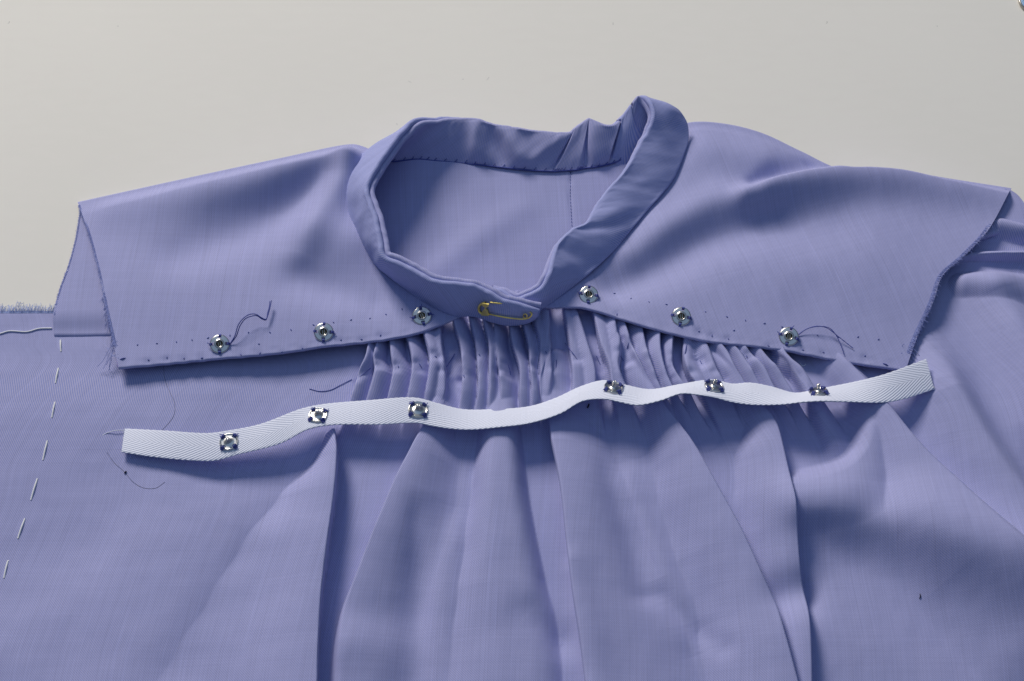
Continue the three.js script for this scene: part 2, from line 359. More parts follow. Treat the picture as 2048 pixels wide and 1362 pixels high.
//@@YOKE
// ---------------------------------------------------------------- yoke with collar
const yoke = thing('yoke_with_collar', 'lilac blue garment yoke with stand collar pinned shut, snap sockets along its hems', 'garment', V(0, 0, -40));
function patch({ top, bot, left, right, nu, nv, bump, lip = 0, lipTop = 0, rot = 0 }) {
  const T = resample(top.map(P), nu), B = resample(bot.map(P), nu), L = resample(left.map(P), nv), R = resample(right.map(P), nv);
  const rows = [];
  for (let j = 0; j <= nv; j++) {
    const row = [], v = j / nv;
    for (let i = 0; i <= nu; i++) {
      const u = i / nu, p = V(0, 0, 0);
      p.addScaledVector(T[i], 1 - v).addScaledVector(B[i], v).addScaledVector(L[j], 1 - u).addScaledVector(R[j], u);
      p.addScaledVector(T[0], -(1 - u) * (1 - v)).addScaledVector(T[nu], -u * (1 - v)).addScaledVector(B[0], -(1 - u) * v).addScaledVector(B[nu], -u * v);
      p.y += bump(p.x, p.z, u, v);
      row.push(p);
    }
    rows.push(row);
  }
  const roll = (r, edge, prev) => {                                      // an edge turned under: rounded lip of radius r
    const out = [];
    for (let k = 1; k <= 8; k++) {
      const a = k / 8 * Math.PI * 0.95;
      out.push(edge.map((p, i) => { const d = p.clone().sub(prev[i]); d.y *= 0.3; d.normalize(); return p.clone().addScaledVector(d, r * Math.sin(a)).add(V(0, -r * (1 - Math.cos(a)), 0)); }));
    }
    return out;
  };
  if (lip) rows.push(...roll(lip, rows[rows.length - 1], rows[rows.length - 4]));
  if (lipTop) rows.unshift(...roll(lipTop, rows[0], rows[3]).reverse());
  const c = Math.cos(rot), s = Math.sin(rot);
  return gridGeo(nu, rows.length - 1, (i, j) => rows[j][i], (i, j, p) => [(p.x * c - p.z * s) / TILE + rot, -(p.x * s + (p.z - p.y * 0.5) * c) * 1.05 / TILE]);
}
// lower layer: the back of the yoke, seen inside the neck and at both armholes
const backSoft = [
  F([[880, 540, 0.9, 7], [960, 480, 1.3, 8], [1040, 430, 0.9, 8]], { lift: 4 }),
  F([[760, 330, 1.6, 14], [900, 345, 1.2, 12]], { lift: 4 }),
];
const centreSeam = F([[1141, 320, -0.7, 0.45], [1140, 380, -0.7, 0.45], [1144, 480, -0.7, 0.45], [1150, 560, -0.7, 0.45]], { lift: 5 });
const backGeo = patch({
  top: [[160, 420, 2.5], [420, 362, 2.5], [700, 310, 4], [800, 312, 7.5], [930, 322, 8.5], [1090, 338, 8.5], [1190, 326, 8.5], [1270, 305, 8], [1400, 270, 4], [1600, 340, 3], [1800, 372, 3], [2022, 380, 5]],
  left: [[160, 420, 2.5], [150, 480, 2.8], [136, 532, 3.2], [118, 582, 3.6], [106, 632, 4], [106, 662, 4]],
  bot: [[106, 662, 4], [160, 662, 4.2], [240, 660, 4.2], [600, 640, 4.2], [1000, 600, 4.5], [1400, 600, 4.5], [1800, 560, 4.5], [1960, 470, 5], [2068, 440, 5]],
  right: [[2022, 380, 5], [2034, 388, 5], [2048, 405, 5], [2068, 440, 5]],
  nu: 420, nv: 200, lip: 1.9, rot: 0.05,
  bump: (x, z, u, v) => { let s = undulate(x, z, 40, 0.25); for (const f of backSoft) s += f.soft(x, z); return s + centreSeam.soft(x, z) - (u < 0.2 ? 1.7 * smooth((v - 0.8) / 0.2) * smooth((v - 0.8) / 0.2) : 0); },
});
const onBack = surface(backGeo);
part('back_yoke', backGeo, cloth, yoke);

const lowDots = [[297, 720], [334, 715], [368, 717], [404, 716], [482, 710], [520, 707], [564, 704], [605, 697], [682, 680], [723, 679], [761, 671], [1234, 629], [1398, 663], [1424, 672], [1457, 678], [1537, 692], [1606, 700], [1647, 705], [1730, 712]];
const dimples = lowDots.map(([x, y]) => F([[x - 1, y + 2, -0.5, 1.9], [x + 1, y + 6, -0.5, 2.1]], { lift: 10 }));
function dimple(x, z) { let s = 0; for (const f of dimples) s += f.soft(x, z); return s; }
// left front
const leftSoft = [
  F([[240, 395, 2.2, 14], [420, 370, 4.4, 14], [560, 342, 5.6, 13], [690, 307, 5.4, 11]], { lift: 10 }),            // crest behind the fold
  F([[360, 505, -2.0, 13], [460, 462, -3.2, 15], [560, 415, -3.4, 13], [650, 352, -2.6, 8]], { lift: 9 }),          // dark hollow
  F([[598, 500, 2.2, 9], [630, 440, 3.4, 9], [680, 360, 4.4, 9], [712, 305, 4.6, 8]], { lift: 13 }),                // ridge up to the shoulder point
  F([[600, 555, -1.8, 11], [660, 575, -2.2, 11], [740, 600, -1.2, 9]], { lift: 10 }),
  F([[635, 465, 2.8, 14], [700, 475, 3.0, 14]], { lift: 12 }),
  F([[360, 560, 0.8, 24], [540, 600, 1.0, 22], [660, 600, 0.8, 18]], { lift: 9 }),
];
const leftGeo = patch({
  top: [[156, 406, 2.8], [420, 348, 5], [560, 318, 6], [690, 291, 8], [712, 291, 9], [765, 312, 10]],
  left: [[156, 406, 2.8], [176, 462, 6], [197, 540, 8], [214, 620, 8.5], [236, 733, 8.5]],
  bot: [[236, 733, 8.5], [300, 727, 8.5], [440, 714, 8.5], [560, 703, 9], [650, 690, 9.5], [760, 678, 10.5], [830, 665, 11], [880, 647, 11], [960, 612, 10]],
  right: [[765, 312, 10], [738, 345, 11], [722, 400, 10.5], [740, 470, 9.5], [790, 540, 9], [860, 585, 9.5], [960, 612, 10]],
  nu: 360, nv: 240, lip: 0.9, lipTop: 1.4, rot: -0.03,
  bump: (x, z, u, v) => { let s = undulate(x, z, 34, 0.28) + undulate(x * 1.4, z * 0.6, 9, 0.085); for (const f of leftSoft) s += 1.35 * f.soft(x, z); return s * smooth(v / 0.1) * (0.35 + 0.65 * smooth((1 - v) / 0.12)) + hemPucker(x, v) + (v > 0.7 ? dimple(x, z) : 0); },
});
function hemPucker(x, v) { return -0.16 * smooth((v - 0.955) / 0.03) * (0.5 + 0.5 * Math.sin(x / 3.2 * 2 * Math.PI / 2.6)) ; }
// right front
const rightSoft = [
  F([[1495, 394, 4.0, 9, 6], [1560, 368, 7.2, 12, 4.6], [1675, 346, 7.6, 14, 5], [1740, 340, 7.0, 14, 6], [1800, 342, 6.2, 13, 6], [1900, 357, 4.4, 13, 5], [2020, 374, 2.0, 12, 5]], { lift: 11 }),
  F([[1270, 500, 2.6, 9], [1360, 435, 3.4, 10], [1450, 395, 4.0, 12], [1520, 385, 2.5, 9]], { lift: 15 }),
  F([[1230, 575, -2.6, 9], [1330, 520, -3.2, 12], [1450, 460, -3.4, 14], [1560, 445, -2.4, 15], [1660, 440, -1.2, 15]], { lift: 10 }),
  F([[1420, 300, 1.8, 14], [1520, 310, 1.5, 12]], { lift: 10 }),
  F([[1508, 374, -2.2, 4, 4], [1555, 354, -2.8, 5, 7], [1615, 338, -1.8, 5, 7]], { lift: 6 }),
  F([[1350, 590, 0.8, 20], [1550, 560, 1.2, 26], [1720, 520, 1.2, 26]], { lift: 9 }),
  F([[1600, 630, -0.4, 10], [1630, 590, -0.5, 10]], { lift: 9 }),
];
const rightGeo = patch({
  top: [[1330, 262, 7], [1385, 246, 8], [1455, 250, 7], [1525, 268, 6], [1600, 303, 5.5], [1680, 339, 4.5], [1740, 340, 4], [1800, 342, 4], [1900, 358, 4], [2022, 377, 4.5]],
  right: [[2022, 378, 4.5], [1975, 462, 8], [1930, 510, 9], [1885, 552, 9.5], [1866, 605, 9.5], [1838, 665, 9], [1812, 738, 9]],
  bot: [[1050, 612, 10], [1110, 612, 11], [1165, 613, 11.5], [1210, 624, 11.5], [1290, 650, 11.5], [1400, 677, 11], [1560, 696, 10.5], [1700, 722, 9.5], [1812, 738, 9]],
  left: [[1330, 262, 7], [1340, 320, 8.5], [1305, 380, 9], [1255, 440, 9], [1210, 490, 9], [1145, 555, 9], [1050, 612, 10]],
  nu: 400, nv: 260, lip: 0.9, lipTop: 1.4, rot: 0.28,
  bump: (x, z, u, v) => { let s = undulate(x + 300, z, 34, 0.28) + undulate(x * 1.4 + 50, z * 0.6, 9, 0.085); for (const f of rightSoft) s += 1.35 * f.soft(x, z); return s * smooth(v / 0.05) * (0.35 + 0.65 * smooth((1 - v) / 0.12)) + hemPucker(x, v) + (v > 0.7 ? dimple(x, z) : 0); },
});
const onYoke = surface(leftGeo, rightGeo);
part('front_yoke', leftGeo, cloth, yoke, { label: 'left front of the yoke' });
part('front_yoke', rightGeo, cloth, yoke, { label: 'right front of the yoke' });

//@@COLLAR
// stand collar: rim, outer seam, inner seam at stations round the neck; [px, py, mm]
const ST = [
  [[1080, 616, 21], [1079, 630, 13]], [[1064, 610, 22.5], [1068, 641, 12]], [[1034, 601, 24], [1046, 649, 11.5]], [[1008, 594, 25], [1012, 651, 11.5]], [[985, 581, 26], [982, 644, 11.5]],
  [[962, 569, 26.5], [948, 633, 11]], [[938, 563, 27], [912, 632, 11]], [[900, 559, 27], [880, 621, 11]], [[866, 554, 27], [850, 605, 10.5]], [[845, 542, 27], [822, 587, 10.5]], [[800, 520, 27], [780, 556, 10.5]],
  [[774, 509, 27], [750, 530, 10.5]], [[768, 480, 27.5], [733, 505, 11]], [[757, 430, 28], [710, 460, 12]], [[741, 380, 28], [695, 415, 12.5]], [[756, 345, 28], [690, 375, 12.5]], [[783, 306, 28.5], [696, 345, 12]], [[812, 268, 28], [712, 318, 11]],
  [[840, 241, 26], null, [795, 322, 9.2]], [[870, 237, 23], null, [835, 318, 9.2]], [[905, 235, 20.5], null, [870, 321, 9.2]], [[948, 237, 18.5], null, [920, 325, 9.2]], [[985, 247, 17.5], null, [965, 330, 9.2]], [[1030, 256, 16.5], null, [1010, 335, 9.2]],
  [[1090, 263, 16], null, [1060, 340, 9.2]], [[1134, 264.5, 15.5], null, [1104, 342, 9.2]], [[1142, 261, 15.6], null, [1112, 342, 9.2]], [[1150, 255, 16.2], null, [1124, 341, 9.2]], [[1172, 240, 17.6], null, [1154, 339, 9.2]], [[1178, 237, 18], null, [1160, 338, 9.2]], [[1186, 240, 18], null, [1168, 336, 9.2]], [[1220, 250, 17.5], null, [1200, 332, 9.2]], [[1250, 223, 19.5], null, [1235, 322, 9.2]],
  [[1279, 192, 24], [1346, 214, 20], [1258, 310, 9.2]], [[1300, 232, 23], [1371, 239, 15.5]], [[1290, 260, 20.5], [1376, 275, 12.5]], [[1271, 298, 18.5], [1367, 309, 12]], [[1247, 341, 17.5], [1346, 356, 12]], [[1213, 379, 17.5], [1320, 390, 12]],
  [[1186, 417, 17.5], [1296, 417, 12]], [[1168, 447, 18], [1264, 455, 12.5]], [[1143, 459, 19], [1233, 493, 12.5]], [[1111, 489, 20], [1200, 525, 12]], [[1099, 518, 21], [1165, 556, 11.5]], [[1090, 550, 22], [1130, 585, 11]],
  [[1078, 571, 21], [1100, 607, 11]], [[1052, 585, 20], [1078, 622, 10.5]], [[1034, 591, 19], [1040, 632, 10]], [[1010, 579, 18], [1000, 628, 10]], [[985, 572, 17], [960, 615, 10]],
];
{
  const raw = ST.map(([r, o, i]) => { const R = P(r); let O = o && P(o), I = i && P(i); return { R, O, I }; });
  raw.forEach((s, k) => {
    const a = raw[Math.max(0, k - 1)].R, b = raw[Math.min(raw.length - 1, k + 1)].R;
    const t = b.clone().sub(a).setY(0).normalize(), inward = V(-t.z, 0, t.x).negate();   // the neck is on the left going anticlockwise in plan
    s.in = inward;
  });
  // orientation: the neck centre decides
  const C = at(950, 430, 8);
  raw.forEach(s => { const d = C.clone().sub(s.R).setY(0); if (s.in.dot(d) < 0) s.in.negate(); });
  raw.forEach(s => {
    if (!s.O) { s.O = s.I.clone().addScaledVector(s.in, -3.2); s.O.y -= 2; }
    if (!s.I) { s.I = s.O.clone().addScaledVector(s.in, 3.5); s.I.y -= 1.5; }
  });
  const NS = 700;
  const curve = key => { const c = new THREE.CatmullRomCurve3(raw.map(s => s[key]), false, 'centripetal'); return t => c.getPoint(t); };
  const cR = curve('R'), cO = curve('O'), cI = curve('I');
  const len = [0]; let prev = cR(0);
  for (let i = 1; i <= NS; i++) { const p = cR(i / NS); len.push(len[i - 1] + p.distanceTo(prev)); prev = p; }
  // creases in the collar: [station, slant, mm, width in stations]
  const outC0 = [[8, 0.6, -0.9, 0.5], [11, 0.5, -1.0, 0.6], [14, -0.4, -0.9, 0.6], [29.6, 1.4, -0.8, 0.7], [33, 1.3, -1.0, 0.6], [35, 1.6, 0.9, 0.6], [36.5, -0.8, -1.1, 0.5], [38, 0.5, -1.6, 0.5], [40, 0.8, -0.7, 0.6], [4.5, 0.5, -0.7, 0.5]];
  const inC0 = [[18.6, -0.2, -1.4, 0.5], [20, 0.5, 0.8, 0.5], [21, 0.9, 1.6, 0.45], [21.8, 1.2, -1.3, 0.4], [22.6, 1.3, 1.4, 0.4], [23.4, 0.6, -1.2, 0.45], [24.1, -1.0, 0.9, 0.45], [24.8, -1.2, 1.0, 0.4], [25.0, -0.9, -1.6, 0.35], [25.2, 1.0, -1.6, 0.35], [26.2, 0.7, 1.2, 0.5], [26.9, 0.9, -1.0, 0.4], [27.4, 0.3, 1.2, 0.35], [28, 0.4, -1.2, 0.4]];
  const outC = outC0.map(([k, ...q]) => [k > 20 ? k + 4 : k, ...q]);
  const inC = inC0.map(([k, sl, a, w]) => [k > 25.1 ? k + 4 : k > 24.9 ? 26 : k, sl, a, w]);
  const crease = (list, s, t) => { let a = 0; for (const [k, sl, amp, w] of list) { const d = (s - k - sl * t) / w; a += amp * Math.exp(-d * d); } return a; };
  const NR = 14, NF = 30;                                                // roll and face samples
  const section = (i, side) => {                                         // side -1 outer cloth, +1 facing; from the groove down to the seam
    const t = i / NS, s = t * (raw.length - 1), R = cR(t), O = cO(t), I = cI(t);
    const a = cR(Math.max(0, t - 0.004)), b = cR(Math.min(1, t + 0.004)), tan = b.sub(a).normalize();
    const seam = side < 0 ? O : I, mid = O.clone().add(I).multiplyScalar(0.5);
    const up = R.clone().sub(mid); up.addScaledVector(tan, -up.dot(tan)).normalize();
    const kk = Math.min(raw.length - 2, Math.floor(s)), inn = raw[kk].in.clone().lerp(raw[kk + 1].in, s - kk);
    const ac = new THREE.Vector3().crossVectors(tan, up).normalize(); if (ac.dot(inn) < 0) ac.negate();
    R.addScaledVector(up, 0.42 * noise.noise(len[i] / 4.5, 2.5, 0.5)).addScaledVector(ac, 0.35 * noise.noise(len[i] / 5.5, 7.5, 0.5));
    const puck = 0.17 * Math.sin(len[i] * 2 * Math.PI / 4.3 + 2 * noise.noise(len[i] / 9, 1, 1) + side) + 0.16 * noise.noise(len[i] / 2.2, side * 4, 1.3);
    const out = ac.clone().multiplyScalar(side);
    const pts = [];
    for (let k = 0; k <= NR; k++) {                                      // roll: from the groove over the top and down
      const pk = puck * (1 - k / NR), rad = 1.45 + pk * 0.7, c = R.clone().addScaledVector(out, rad * 0.95).addScaledVector(up, -rad + pk * 0.5);
      pts.push(c.addScaledVector(out, rad * Math.cos(Math.PI - k / NR * Math.PI * 0.93) * 1).addScaledVector(up, rad * (Math.sin(Math.PI - k / NR * Math.PI * 0.93))));
    }
    const end = pts[NR], faceN = out.clone();
    const list = side < 0 ? outC : inC;
    for (let k = 1; k <= NF; k++) {
      const f = k / NF, p = end.clone().lerp(seam, f);
      const bulge = Math.sin(Math.PI * f);
      p.addScaledVector(faceN, (side < 0 ? 1.1 : 0.5) * bulge + crease(list, s, f) * Math.pow(bulge, 0.6) * (side > 0 ? 1.35 : 1.2) + 0.30 * noise.noise(len[i] / 2.4, side * 7, 2.2) * Math.exp(-f * 5) * smooth(f * 12) + 0.28 * noise.noise(len[i] / 2.8, side * 9, 6.2) * Math.exp(-(1 - f) * 5) * smooth((1 - f) * 12) + puck * 0.5 * Math.exp(-f * 14) + 0.55 * noise.noise(len[i] / 8, f * 1.8, side * 3) * bulge);
      pts.push(p);
    }
    if (side < 0) { const e = pts[pts.length - 1], w = e.clone().sub(pts[pts.length - 5]).normalize(); for (let k = 1; k <= 4; k++) { const a = k / 4 * Math.PI * 0.9; pts.push(e.clone().addScaledVector(w, 0.7 * Math.sin(a)).addScaledVector(faceN, -0.7 * (1 - Math.cos(a)))); } }
    return pts;
  };
  const build = side => {
    const rows = []; for (let i = 0; i <= NS; i++) rows.push(section(i, side));
    return gridGeo(NS, rows[0].length - 1, (i, j) => rows[i][j], (i, j) => [(len[i] * 0.72 + j * 0.4) / TILE, (len[i] * 0.72 - j * 0.5) / TILE]);
  };
  const outer = build(-1), inner = build(1);
  // close the two short ends
  const tip = (i) => { const a = section(i, -1), b = section(i, 1).slice().reverse(); const loop = a.concat(b); const n = a.length;
    return gridGeo(NR + NF, 1, (q, j) => j ? section(i, 1)[q] : a[q], (q, j) => [q / 200, j / 100]); };
  const outerAll = merge([outer.clone(), tip(0), tip(NS)]);
  var onCollar = surface(outer, inner), collarLen = len, collarSection = section, collarNS = NS, collarNF = NF, collarNR = NR, collarStations = raw.length;
  part('collar_band', outerAll, clothSmooth, yoke);
  part('collar_facing', inner, cloth, yoke);
}

//@@TAPE
// ---------------------------------------------------------------- snap fasteners, modelled once in mm around their own axis (y)
function polar(prof, na, skip = () => false, wob = 0) {
  const nr = prof.length - 1, p = [], idx = [];
  for (let j = 0; j <= nr; j++) for (let i = 0; i < na; i++) { const a = i / na * Math.PI * 2; p.push(prof[j][0] * Math.cos(a), prof[j][1], prof[j][0] * Math.sin(a)); }
  for (let j = 0; j < nr; j++) for (let i = 0; i < na; i++) {
    const a = (i + 0.5) / na * Math.PI * 2, r = (prof[j][0] + prof[j + 1][0]) / 2;
    if (skip(a, r)) continue;
    const q = j * na + i, w = j * na + (i + 1) % na; idx.push(q, w, q + na, w, w + na, q + na);
  }
  const g = new THREE.BufferGeometry(); g.setAttribute('position', new THREE.Float32BufferAttribute(p, 3));
  g.setAttribute('uv', new THREE.Float32BufferAttribute(new Float32Array(p.length / 3 * 2), 2)); g.setIndex(idx); g.computeVertexNormals();
  return g;
}
const slotTest = (a, r) => { for (let k = 0; k < 4; k++) { const d = a - k * Math.PI / 2, x = r * Math.cos(d), y = r * Math.sin(d); if (x > 2.35 && x < 3.5 && Math.abs(y) < 0.78) return true; } return false; };
const span = (a, b, n) => Array.from({ length: n }, (_, i) => [a[0] + (b[0] - a[0]) * i / n, a[1] + (b[1] - a[1]) * i / n]);
const cupGeo = polar([[0.02, 0.2], [0.6, 0.2], [1.15, 0.25], [1.28, 0.5], [1.34, 0.9]], 48);
const socketProf = [[1.33, 0.85], [1.38, 1.05], [1.5, 1.22], [1.65, 1.27], [1.8, 1.2], [2.0, 1.02], [2.2, 0.96], ...span([2.36, 0.94], [3.52, 0.72], 10), [3.52, 0.76], [3.8, 0.68], [4.02, 0.52], [4.16, 0.26], [4.16, -0.1]];
const socketGeo = polar(socketProf, 144, slotTest);
const studProf = [[0.02, 3.3], [0.28, 3.3], [0.3, 3.5], [0.6, 3.52], [0.85, 3.3], [0.93, 3.0], [0.86, 2.7], [0.7, 2.5], [0.62, 2.2], [0.66, 1.6], [0.8, 1.1], [1.2, 0.75], [1.7, 0.55], [2.2, 0.42], ...span([2.36, 0.4], [3.3, 0.4], 8), [3.3, 0.42], [3.5, 0.62], [3.75, 0.72], [3.98, 0.58], [4.1, 0.3], [4.08, 0]];
const studGeo = polar(studProf, 144, (a, r) => r < 3.35 && slotTest(a, r));
function springGeo() {
  const g = [];
  for (const x of [-0.42, 0.42]) g.push(tube([V(x, 0.72, -1.15), V(x * 1.15, 0.74, 0), V(x, 0.72, 1.15)], 0.13, 8, 6));
  g.push(tube([V(-0.42, 0.72, 1.1), V(0, 0.74, 1.22), V(0.42, 0.72, 1.1)], 0.12, 8, 6));
  return merge(g);
}
function stitchGeo(stud, k) {                                            // a wrap of three or four thread turns over the rim
  const g = [];
  for (let i = 0; i < (stud ? 7 : 5); i++) {
    const w = (stud ? (i - 3) * 0.24 + rr(-0.14, 0.14) : (i - 2) * 0.2 + rr(-0.06, 0.06)), e = stud ? 4.6 + rr(-0.25, 0.4) : 4.35 + rr(-0.15, 0.25), top = stud ? 1.15 + rr(-0.1, 0.25) : 1.05;
    g.push(tube([V(3.1 + rr(-0.1, 0.1), 0.12, w * 0.9), V(3.2, top * 0.72, w), V(3.55, top + rr(0, 0.1), w * 1.05), V(4.05, top * 0.6, w * 1.1), V(e - 0.12, -0.12, w * (0.9 + rr(-0.3, 0.3)))], 0.17, 12, 5));
  }
  if (stud || k === 1) g.push(tube([V(4.0, 0.55, 0.2), V(4.6, 0.5, 0.5), V(5.0 + rr(0, 0.5), 0.3, rr(-0.4, 0.8))], 0.16, 6, 5));
  return merge(g);
}
const stitchSock = [0, 1, 2].map(k => stitchGeo(false, k)), stitchStud = [0, 1, 2].map(k => stitchGeo(true, k));
const mm = g => { const c = g.clone(); c.scale(0.001, 0.001, 0.001); return c; };
const socketM = mm(socketGeo), studM = mm(studGeo), springM = mm(springGeo()), cupM = mm(cupGeo), sockSt = stitchSock.map(mm), studSt = stitchStud.map(mm);
function snap(kind, px, py, on, parent, turn, scale = 1) {
  const hit = on(px, py, kind === 'snap_socket' ? 0.75 : 0.05), m = new THREE.Mesh(kind === 'snap_socket' ? socketM : studM, M.steel);
  m.name = kind; m.castShadow = m.receiveShadow = true;
  m.position.copy(hit.p).multiplyScalar(0.001).sub(parent.getWorldPosition(V(0, 0, 0)));
  if (kind === 'snap_socket') hit.n.multiplyScalar(0.5).addScaledVector(rayDir(px, py).normalize(), -0.5).normalize();
  const x = V(1, 0, 0).addScaledVector(hit.n, -hit.n.x).normalize(), z = new THREE.Vector3().crossVectors(x, hit.n);
  m.quaternion.setFromRotationMatrix(new THREE.Matrix4().makeBasis(x, hit.n, z));
  m.rotateY(turn); m.scale.setScalar(scale * 1.06);
  parent.add(m);
  const add = (name, g, mat, a) => { const c = new THREE.Mesh(g, mat); c.name = name; c.rotation.y = a; c.castShadow = c.receiveShadow = true; m.add(c); };
  if (kind === 'snap_socket') { add('spring', springM, M.steel, 0.25); add('cup', cupM, M.cup, 0); }
  for (let k = 0; k < 4; k++) add('thread_stitch', (kind === 'snap_socket' ? sockSt : studSt)[Math.floor(rnd() * 3)], M.thread, k * Math.PI / 2 + rr(-0.06, 0.06));
  return m;
}
for (const [x, y, t] of [[440, 690, 0.05], [648, 666, -0.03], [844, 634, 0.2], [1177, 592, -0.12], [1362, 635, -0.2], [1577, 675, -0.32]]) snap('snap_socket', x, y, onYoke, yoke, t);

// ---------------------------------------------------------------- twill tape with the snap studs
const TAPE_W = 12.9;
const tapeTop = [[250, 857], [330, 861], [415, 866], [455, 861], [520, 848], [600, 818], [640, 809], [740, 800], [830, 795], [875, 806], [925, 818], [990, 818], [1060, 812], [1110, 796], [1165, 771], [1210, 760], [1250, 769], [1300, 778], [1360, 768], [1425, 759], [1465, 767], [1500, 765], [1540, 772], [1590, 785], [1625, 780], [1660, 773], [1710, 763], [1770, 748], [1852, 718]];
const tapeBot = [[243, 903, 5], [300, 912, 6], [385, 920, 8], [430, 920, 9], [475, 908, 10], [560, 886, 11.5], [615, 858, 13], [660, 849, 13], [760, 848, 13.5], [835, 845, 13], [860, 850, 12.5], [900, 856, 11.5], [940, 858, 11], [1000, 853, 11.5], [1060, 845, 13], [1120, 826, 14.6], [1165, 801, 15], [1210, 797, 15.5], [1240, 803, 15], [1275, 809, 14.5], [1320, 800, 15], [1362, 786, 15.5], [1400, 789, 15], [1430, 794, 14.5], [1460, 802, 13.5], [1500, 808, 13], [1560, 808, 13.5], [1605, 803, 14.5], [1640, 801, 15], [1685, 802, 14.5], [1765, 804, 13.5], [1805, 798, 13], [1868, 778, 12]];
let onTape, tapeGeo;
{
  const N = 460;
  const A = new THREE.CatmullRomCurve3(tapeTop.map(a => V(a[0], a[1], 0)), false, 'centripetal').getSpacedPoints(N);
  const B = new THREE.CatmullRomCurve3(tapeBot.map(a => V(a[0], a[1], a[2])), false, 'centripetal').getSpacedPoints(N);
  let ht = [];
  for (let i = 0; i <= N; i++) {
    const b = at(B[i].x, B[i].y, B[i].z); let best = 1e9, h = 0;
    for (let q = -11; q <= 1.5; q += 0.05) { const e = Math.abs(at(A[i].x, A[i].y, B[i].z + q).distanceTo(b) - TAPE_W); if (e < best - 1e-3) { best = e; h = B[i].z + q; } }
    ht.push(h);
  }
  for (let pass = 0; pass < 3; pass++) ht = ht.map((_, i) => { let s = 0, n = 0; for (let k = -9; k <= 9; k++) { const j = clamp(i + k, 0, N); s += ht[j]; n++; } return s / n; });
  const NV = 12, rows = [];
  for (let i = 0; i <= N; i++) {
    const a = at(A[i].x, A[i].y, ht[i]), b = at(B[i].x, B[i].y, B[i].z), row = [];
    for (let j = 0; j <= NV; j++) {
      const p = a.clone().lerp(b, j / NV); p.y += 0.25 * Math.sin(Math.PI * j / NV);
      row.push(p);
    }
    rows.push(row);
  }
  // keep clear of the folds underneath: slide a whole cross-section towards the camera
  let need = rows.map(r => { let m = 0; for (const p of r) m = Math.max(m, panelH(p.x, p.z) + 0.7 - p.y); return m; });
  need = need.map((_, i) => { let m = 0; for (let k = -10; k <= 10; k++) m = Math.max(m, need[clamp(i + k, 0, N)] * (1 - Math.abs(k) / 22)); return m; });
  for (let pass = 0; pass < 3; pass++) need = need.map((_, i) => { let q = 0; for (let k = -8; k <= 8; k++) q += need[clamp(i + k, 0, N)]; return q / 17; });
  rows.forEach((r, i) => r.forEach(p => { if (need[i] > 0) p.addScaledVector(EYE.clone().sub(p).normalize(), need[i] / Math.sin(PITCH)); }));
  const L = [0]; for (let i = 1; i <= N; i++) L.push(L[i - 1] + rows[i][6].distanceTo(rows[i - 1][6]));
  // upper side and under side with a woven selvedge between them
  const section = i => {
    const r = rows[i], a = rows[Math.max(0, i - 1)][6], b = rows[Math.min(N, i + 1)][6], t = b.clone().sub(a).normalize();
    const w = r[NV].clone().sub(r[0]).normalize(), n = new THREE.Vector3().crossVectors(w, t).normalize(); if (n.y < 0) n.negate();
    const k = 0.10 * Math.sin(L[i] * 2 * Math.PI / 1.15), out = [];
    out.push(r[0].clone().addScaledVector(w, -k - 0.15).addScaledVector(n, -0.3));
    for (let j = 0; j <= NV; j++) out.push(r[j].clone().addScaledVector(w, j === 0 ? -k : j === NV ? k : 0));
    out.push(r[NV].clone().addScaledVector(w, k + 0.15).addScaledVector(n, -0.3));
    for (let j = NV; j >= 0; j -= 4) out.push(r[j].clone().addScaledVector(n, -0.62));
    out.push(out[0].clone());
    return out;
  };
  const secs = rows.map((_, i) => section(i)), NW = secs[0].length - 1;
  const vOf = j => j === 0 ? -0.3 : j <= NV + 1 ? (j - 1) / NV * 12.7 : j === NV + 2 ? 13 : 6;
  tapeGeo = gridGeo(N, NW, (i, j) => secs[i][j], (i, j) => [L[i] / 25.6, vOf(j) / 25.6]);
  onTape = surface(tapeGeo);
  // herringbone twill: ribs meeting along the middle of the tape
  const n = 1024, bump = new Uint8Array(n * n * 4), col = new Uint8Array(n * n * 4);
  for (let y = 0, k = 0; y < n; y++) for (let x = 0; x < n; x++, k += 4) {
    const u = x / n * 25.6, v = y / n * 25.6, d = Math.abs(v - 6.35), per = 25.6 / 12;
    const rib = 0.5 + 0.5 * Math.cos(2 * Math.PI * (u / per * 0.94 + d / 1.1)), yarn = 0.5 + 0.5 * Math.cos(2 * Math.PI * u / 0.64) ;
    const h = 0.7 * Math.pow(rib, 0.7) + 0.2 * yarn + 0.1 * noise.noise(u * 3, v * 3, 1);
    bump[k] = bump[k + 1] = bump[k + 2] = Math.round(255 * clamp(h)); bump[k + 3] = 255;
    const t = 1 + 0.02 * noise.noise(u / 1.5, v / 0.6, 4) + 0.015 * noise.noise(u * 2, v * 2, 9);
    col[k] = toS(0.80 * t); col[k + 1] = toS(0.81 * t); col[k + 2] = toS(0.86 * t); col[k + 3] = 255;
  }
  const mat = new THREE.MeshPhysicalMaterial({ map: dataTex(n, q => q.set(col), true), bumpMap: dataTex(n, q => q.set(bump), false), bumpScale: 0.00019, roughness: 0.9, specularIntensity: 0.3, side: THREE.DoubleSide });
  mat.color.setRGB(1.0, 1.02, 1.1);
  const tape = thing('twill_tape', 'white herringbone twill tape lying across the gathers with six metal snap studs', 'tape', V(0, 8, 35));
